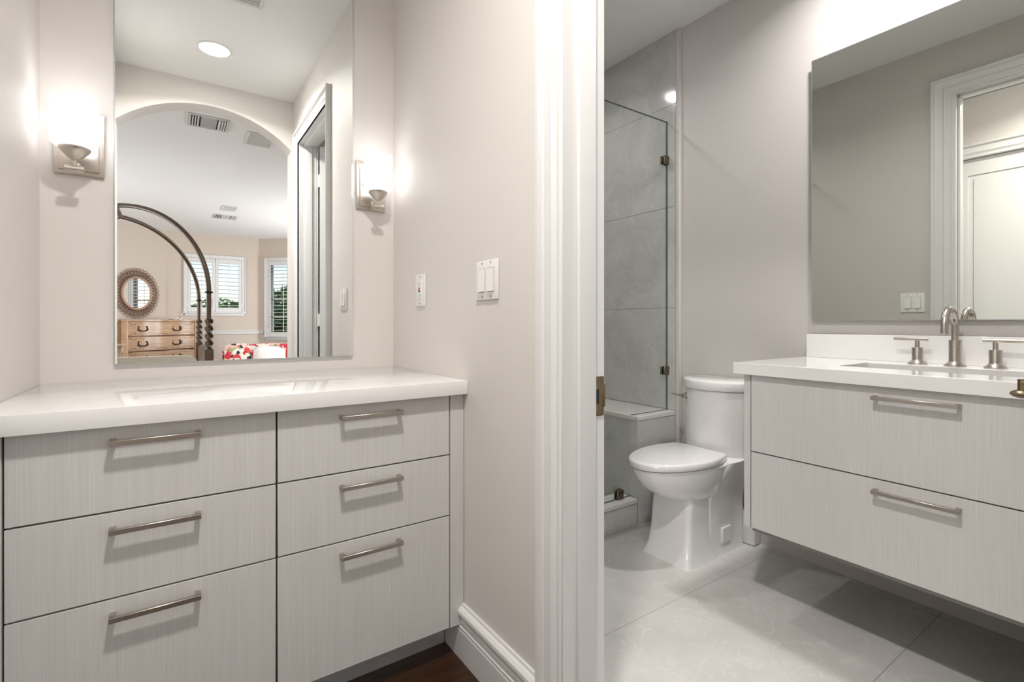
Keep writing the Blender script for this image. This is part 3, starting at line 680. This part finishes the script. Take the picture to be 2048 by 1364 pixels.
# ---------------------------------------------------------------- dresser under the sunburst mirror (left diagonal wall)
# local frame of the left diagonal wall: u to the upper left, room side is local -v
DQ=thing('dresser','blond carved wood dresser with serpentine drawers below the sunburst mirror','dresser',(-.155,-6.035,0),math.radians(135))
# local coordinates: u in -.64..+.64 (u positive = further left), v negative = front
wd=.64; dt=H+.05; vf=-.02; vb=.43
def serp(u): return .030*math.cos(u/wd*math.pi*2.0)-.010
def serp_front(bm,u0,u1,z0,z1,off=0,thick=.02,n=28):
    poly=[(u0+(u1-u0)*k/n,vf-serp(u0+(u1-u0)*k/n)-off,z0) for k in range(n+1)]+[(u1,vf+thick+.03,z0),(u0,vf+thick+.03,z0)]
    return extrude(bm,poly,(0,0,z1-z0))
b=BM(); box(b,-wd+.01,wd-.01,vf+.045,vb,.10,dt-.03); part(DQ,'case',b,DRSIDE,local=True)
b=BM(); serp_front(b,-wd-.02,wd+.02,dt-.028,dt,.03,.06); box(b,-wd-.02,wd+.02,vf+.04,vb,dt-.028,dt); part(DQ,'top',b,DRW,local=True)
b=BM()
for s in (-1,1): box(b,s*wd-.02 if s>0 else -wd-.002,wd+.002 if s>0 else -wd+.02,vf-.045,vf+.06,.02,dt-.028,.006,2)
parts(DQ,'corner_post',b,DRW,local=True)
b=BM()
for s in (-1,1):
    tube(b,[(s*(wd-.02),vf,.14),(s*(wd-.01),vf-.02,.07),(s*(wd+.01),vf-.03,.0)],.025,10,radii=[.035,.025,.015])
parts(DQ,'foot',b,DRW,local=True)
dh=.236
for r in range(4):
    z1=dt-.036-r*dh; z0=z1-dh+.022
    if z0<.1: z0=.12
    b=BM(); serp_front(b,-wd+.022,wd-.022,z0,z1,.008); dd=part(DQ,'drawer',b,DRW,local=True)
    b=BM()
    for s in (-1,1):        # carved scroll grooves near the corners
        for zz,sg_ in ((z0,1),(z1,-1)):
            for uu in (.40,):
                P=[]
                for k in range(12):
                    a=k/11; u=s*(wd-.04-a*.17); P.append((u,vf-serp(u)-.009,zz+sg_*(.008+.035*math.sin(a*math.pi*.9)**2+.01*a)))
                tube(b,P,.0028,6)
    P=[]
    for k in range(14):
        a=k/13; u=-.10+.22*a; P.append((u,vf-serp(u)-.009,z0+.012+.02*math.sin(a*math.pi)))
    tube(b,P,.0025,6); parts(dd,'carved_scroll',b,DARKLINE,local=True)
    b=BM(); serp_front(b,-wd+.022,wd-.022,z0-.006,z0-.002,.010); part(dd,'groove',b,DARKLINE,local=True)
    for uc in (-.30,.32):
        b=BM(); v0=vf-serp(uc)-.010; zc=(z0+z1)/2
        for s in (-1,1):
            for (du,dz,rr) in ((.082,.010,.017),(.112,.020,.014),(.116,-.006,.012),(.066,.030,.013),(.094,-.018,.013),(.078,.036,.010)):
                lathe(b,[(.001,0),(rr*.8,.002),(rr,.006),(rr*.6,.010),(.001,.011)],(uc+s*du,v0+.0,zc+dz),(0,-1,0),10)
        P=[(uc-.08,v0-.012,zc+.004),(uc-.072,v0-.02,zc-.020),(uc-.035,v0-.026,zc-.036),(uc+.0,v0-.026,zc-.033),(uc+.035,v0-.026,zc-.036),(uc+.072,v0-.02,zc-.020),(uc+.08,v0-.012,zc+.004)]
        tube(b,P,.0085,8); part(dd,'handle',b,IRON,'black iron scroll handle',local=True)
# small things on the dresser top
b=BM(); tube(b,[(.0+.03*math.cos(a),.0,.03+.025*math.sin(a)) for a in [i*math.pi*2/14 for i in range(14)]],.006,8,closed=True); cyl(b,(0,0,0),(0,0,.006),.03)
b.transform(Matrix.Translation((.10,-6.30,dt))); single('ring_ornament','tiny metal ring ornament standing on the dresser top','ornament',b,NICKEL)
b=BM(); lathe(b,[(.0,0),(.03,0),(.038,.006),(.03,.008),(.001,.005)],(-.02,-6.16,dt),(0,0,1),16); single('trinket_dish','small dark dish on the dresser top below the sunburst mirror','dish',b,IRON)
# ---------------------------------------------------------------- sunburst mirror
SB=thing('sunburst_mirror','round rattan sunburst mirror hanging above the blond dresser','mirror',(-.4925,-6.386,H+.488),math.radians(135))
# local: u=x, z up, front is -y
b=BM(); lathe(b,[(.243,.012),(.243,.016)],(0,0,0),(0,-1,0),48); part(SB,'mirror_glass',b,MIRROR,local=True)
b=BM(); tube(b,[(.262*math.cos(a),-.014,.262*math.sin(a)) for a in [i*math.pi*2/48 for i in range(48)]],.019,10,closed=True); part(SB,'inner_ring',b,RATTANL,'pale woven ring round the glass',local=True)
b=BM(); tube(b,[(.365*math.cos(a),-.010,.365*math.sin(a)) for a in [i*math.pi*2/60 for i in range(60)]],.005,8,closed=True); part(SB,'outer_ring',b,RATTAN,local=True)
nray=38
for i in range(nray):
    a=2*math.pi*i/nray; ca,sa=math.cos(a),math.sin(a)
    def P(r,t,y=-.012): return (r*ca-t*sa,y,r*sa+t*ca)
    b=BM()
    for s in (-1,1):
        pts=[P(.275,s*.004),P(.32,s*.014),P(.365,s*.024),P(.392,s*.026),P(.412,s*.015),P(.418,0)]
        tube(b,pts,.0042,5)
    tube(b,[P(.27,0,-.02),P(.36,.0,-.016)],.010,5,radii=[.011,.004])
    tube(b,[P(.365,-.012),P(.385,0),P(.365,.012)],.0035,5)
    part(SB,'rattan_ray',b,RATTAN,local=True)
# ---------------------------------------------------------------- canopy bed
bed=thing('canopy_bed','dark wood canopy bed with arched rails, twisted posts and cream upholstered footboard','bed',(-.44,-2.33,0))
def spiral_post(bm,x,y,z0,z1,r,turns):
    n=90; rings=[]
    for i in range(n+1):
        z=z0+(z1-z0)*i/n; ph=2*math.pi*turns*i/n
        e=min(1,i/5,(n-i)/5)
        rings.append([(x+r*(1+.34*e*math.cos(2*(a-ph)))*math.cos(a),y+r*(1+.34*e*math.cos(2*(a-ph)))*math.sin(a),z) for a in [2*math.pi*k/20 for k in range(20)]])
    return loft(bm,rings)
for (x,sx_) in ((.27,-1),(-1.15,1)):
    for (y,sy2) in ((-1.34,-1),(-3.32,1)):
        b=BM(); box(b,x-.035,x+.035,y-.035,y+.035,0,H-.24,.006,2); spiral_post(b,x,y,H-.25,H+.04,.026,2.2)
        # upper post bending into the canopy arch
        cx,cz=-.44,H+.27
        pts=[(x,y,H+.02),(x,y,H+.15),(x,y,H+.27)]; hwid=abs(cx-x)
        for k in range(1,21):
            a=math.pi/2*k/20; pts.append((x+(cx-x)*(1-math.cos(a)),y+sy2*.70*(1-math.cos(a))**1.1*1.0,cz+.825*math.sin(a)))
        tube(b,pts,.021,10); pp=part(bed,'bed_post',b,POSTW)
        b=BM(); lathe(b,[(.020,-.010),(.034,-.004),(.034,.004),(.020,.010)],(x,y,H+.275),(0,0,1),18); part(pp,'collar',b,IRON)
b=BM(); tube(b,[(-.44,-2.04,H+1.095),(-.44,-2.33,H+1.10),(-.44,-2.62,H+1.095)],.02,10); part(bed,'canopy_crown',b,POSTW)
for x in (.27,-1.15):
    b=BM(); n=24; poly=[(x-.015,-1.37,.25)]+[(x-.015,-1.37-(1.92)*k/n,H-.31+.075*math.sin(math.pi*k/n)) for k in range(n+1)]+[(x-.015,-3.29,.25)]
    extrude(b,poly,(.03,0,0)); part(bed,'side_board',b,POSTW)
b=BM(); n=10; r_=.10; x0,x1=-1.09,.178; zt=H-.283
poly=[(x1,-1.33,.3)]+[(x1-r_+r_*math.cos(math.pi/2*k/n),-1.33,zt-.052+.052*math.sin(math.pi/2*k/n)) for k in range(n+1)]+[(x0+r_-r_*math.sin(math.pi/2*k/n),-1.33,zt-.052+.052*math.cos(math.pi/2*k/n)) for k in range(n+1)]+[(x0,-1.33,.3)]
extrude(b,poly,(0,.09,0)); bmesh.ops.bevel(b,geom=[e for e in b.edges if abs(e.verts[0].co.y-e.verts[1].co.y)<1e-4],offset=.015,segments=3,affect='EDGES'); part(bed,'footboard',b,CREAMFAB,'cream upholstered footboard')
b=BM(); box(b,-1.12,.24,-3.28,-1.38,.30,.60,.05,4); part(bed,'mattress',b,WHITEFAB)
# ---------------------------------------------------------------- sofa in the window bay
so=thing('sofa','small sofa in floral print fabric in the bay below the windows','sofa',(1.25,-5.2,0))
def cushion(bm,cx,cy,cz,sx,sy,sz,M=None,n=10,p=3.2):
    rings=[]
    vs=bmesh.ops.create_uvsphere(bm,u_segments=28,v_segments=16,radius=1)['verts']
    for v in vs:
        c=v.co; k=[math.copysign(abs(q)**(2/p),q) for q in c]; v.co=Vector((k[0]*sx,k[1]*sy,k[2]*sz*(1-.25*(k[0]**2*k[1]**2))))
    MM=Matrix.Translation((cx,cy,cz))@(M or Matrix())
    bmesh.ops.transform(bm,matrix=MM,verts=vs); return bm
b=BM(); cushion(b,1.30,-4.98,.19,.62,.40,.12); part(so,'seat',b,FLORAL)
b=BM(); n=16
poly=[(.66,-5.45,.15)]+[(.66+1.35*k/n,-5.45,H-.42+.075*math.sin(math.pi*min(1,k/n*1.0))) for k in range(n+1)]+[(2.01,-5.45,.15)]
extrude(b,poly,(0,.16,0)); bmesh.ops.bevel(b,geom=[e for e in b.edges if abs(e.verts[0].co.y-e.verts[1].co.y)<1e-4],offset=.03,segments=3,affect='EDGES'); part(so,'backrest',b,FLORAL)
for x in (.50,1.90):
    b=BM(); box(b,x,x+.14,-5.27,-4.62,.12,.46,.06,4); part(so,'armrest',b,FLORAL)
b=BM()
for x in (.72,1.94):
    for y in (-5.38,-4.70): cyl(b,(x,y,0),(x,y,.16),.02,10)
parts(so,'leg',b,POSTW)
RX_=lambda a,ax: Matrix.Rotation(math.radians(a),4,ax)
b=BM(); cushion(b,1.30,-5.00,H-.545,.24,.085,.165,RX_(20,'X')@RX_(4,'Y')); single('throw_pillow','plain white pillow leaning on the floral sofa','pillow',b,WHITEFAB)
b=BM(); cushion(b,.85,-5.05,H-.505,.185,.08,.175,RX_(16,'X')@RX_(-3,'Y'),p=5)
single('throw_pillow','floral pillow on the left of the white sofa pillow','pillow',b,FLORAL)
b=BM(); cushion(b,1.71,-5.05,H-.50,.155,.08,.18,RX_(14,'X')@RX_(6,'Y')); single('throw_pillow','red floral pillow on the right of the white sofa pillow','pillow',b,floral('red_floral'))
m=bpy.data.materials['red_floral'].node_tree
for nd in m.nodes:
    if nd.type=='VALTORGB': nd.color_ramp.elements[0].color=(.6,.03,.03,1); nd.color_ramp.elements[5].color=(.65,.05,.05,1)
# side tables whose corners show at the mirror's edges
def side_table(x,y,zt,w_,label,m_):
    t=thing('side_table',label,'side table',(x,y,0))
    b=BM(); box(b,x-w_,x+w_,y-w_,y+w_,zt-.022,zt,.008,3); box(b,x-w_+.02,x+w_-.02,y-w_+.02,y+w_-.02,zt-.10,zt-.02); part(t,'tabletop',b,m_)
    for sx3 in (-1,1):
        for sy3 in (-1,1):
            b=BM(); tube(b,[(x+sx3*(w_-.04),y+sy3*(w_-.04),zt-.09),(x+sx3*(w_-.05),y+sy3*(w_-.05),zt*.4),(x+sx3*(w_-.035),y+sy3*(w_-.035),0)],.02,8,radii=[.024,.016,.012]); part(t,'leg',b,m_)
side_table(1.98,-4.15,H-.245,.25,'pale wooden side table partly hidden by the door casing',OAK)
side_table(-.70,-3.75,H-.26,.22,'pale wooden bedside table at the left edge of the tall mirror',OAK)
# ---------------------------------------------------------------- outdoors, seen through the shutters
b=BM(); box(b,-40,40,-60,-7.4,-3.3,-3.2); tag(prim_obj('lawn',b,GRASS),kind='structure')
rnd=random.Random(4)
def tree(x,y,zc,r,rz,label,m_,nleaf=2600,ls=.16):
    t=thing('garden_tree',label,'tree',(x,y,-3.2))
    b=BM(); tube(b,[(x,y,-3.2),(x+.1,y,zc-.6*rz),(x,y,zc+.2*rz)],.12,8,radii=[.18,.12,.04]); part(t,'trunk',b,BARK)
    b=BM()
    for _ in range(nleaf):
        while True:
            p=Vector((rnd.uniform(-1,1),rnd.uniform(-1,1),rnd.uniform(-1,1)))
            if .35<p.length<1: break
        c=Vector((x+p.x*r,y+p.y*r,zc+p.z*rz)); d1=Vector((rnd.gauss(0,1),rnd.gauss(0,1),rnd.gauss(0,.7))).normalized(); d2=d1.cross(Vector((rnd.gauss(0,1),rnd.gauss(0,1),rnd.gauss(0,1)))).normalized()
        s=ls*rnd.uniform(.6,1.3); b.faces.new([b.verts.new(c+q) for q in (d1*s,d2*s*.35,-d1*s,-d2*s*.35)])
    tag(part(t,'foliage',b,m_),kind='stuff')
tree(5.6,-12.6,H+.25,1.35,2.0,'tall leafy green tree outside the narrow window',LEAF,2200,.14)
tree(8.9,-15.6,H+1.0,1.5,1.5,'yellow green tree outside the narrow window, behind the darker one',LEAFY,1800)
tree(-2.6,-20,H-.35,1.9,1.5,'distant green treetops below the shutter panel nearest the sunburst mirror',LEAF,2200,.2)
tree(1.6,-19,H-.45,1.7,1.4,'distant low treetops below the bay side shutter panel',LEAF,2200,.2)
tree(5.0,-22,H+.25,1.5,1.7,'distant dark green treetop at the right edge of the wide window',LEAF,2200,.2)

GROUPS={'wall_sconce':'sconces flanking the tall mirror','ceiling_light':'recessed ceiling lights','ceiling_vent':'ceiling vents and grilles','throw_pillow':'pillows on the sofa',
        'garden_tree':'trees outside the bedroom windows','window_shutter':'plantation shutters in the bay','light_switch':'double rocker switches','side_table':'pale wooden side tables'}
for o in COL.objects:
    if o.parent is None and 'category' in o:
        g=GROUPS.get(o.name.split('.')[0])
        if g: o['group']=g
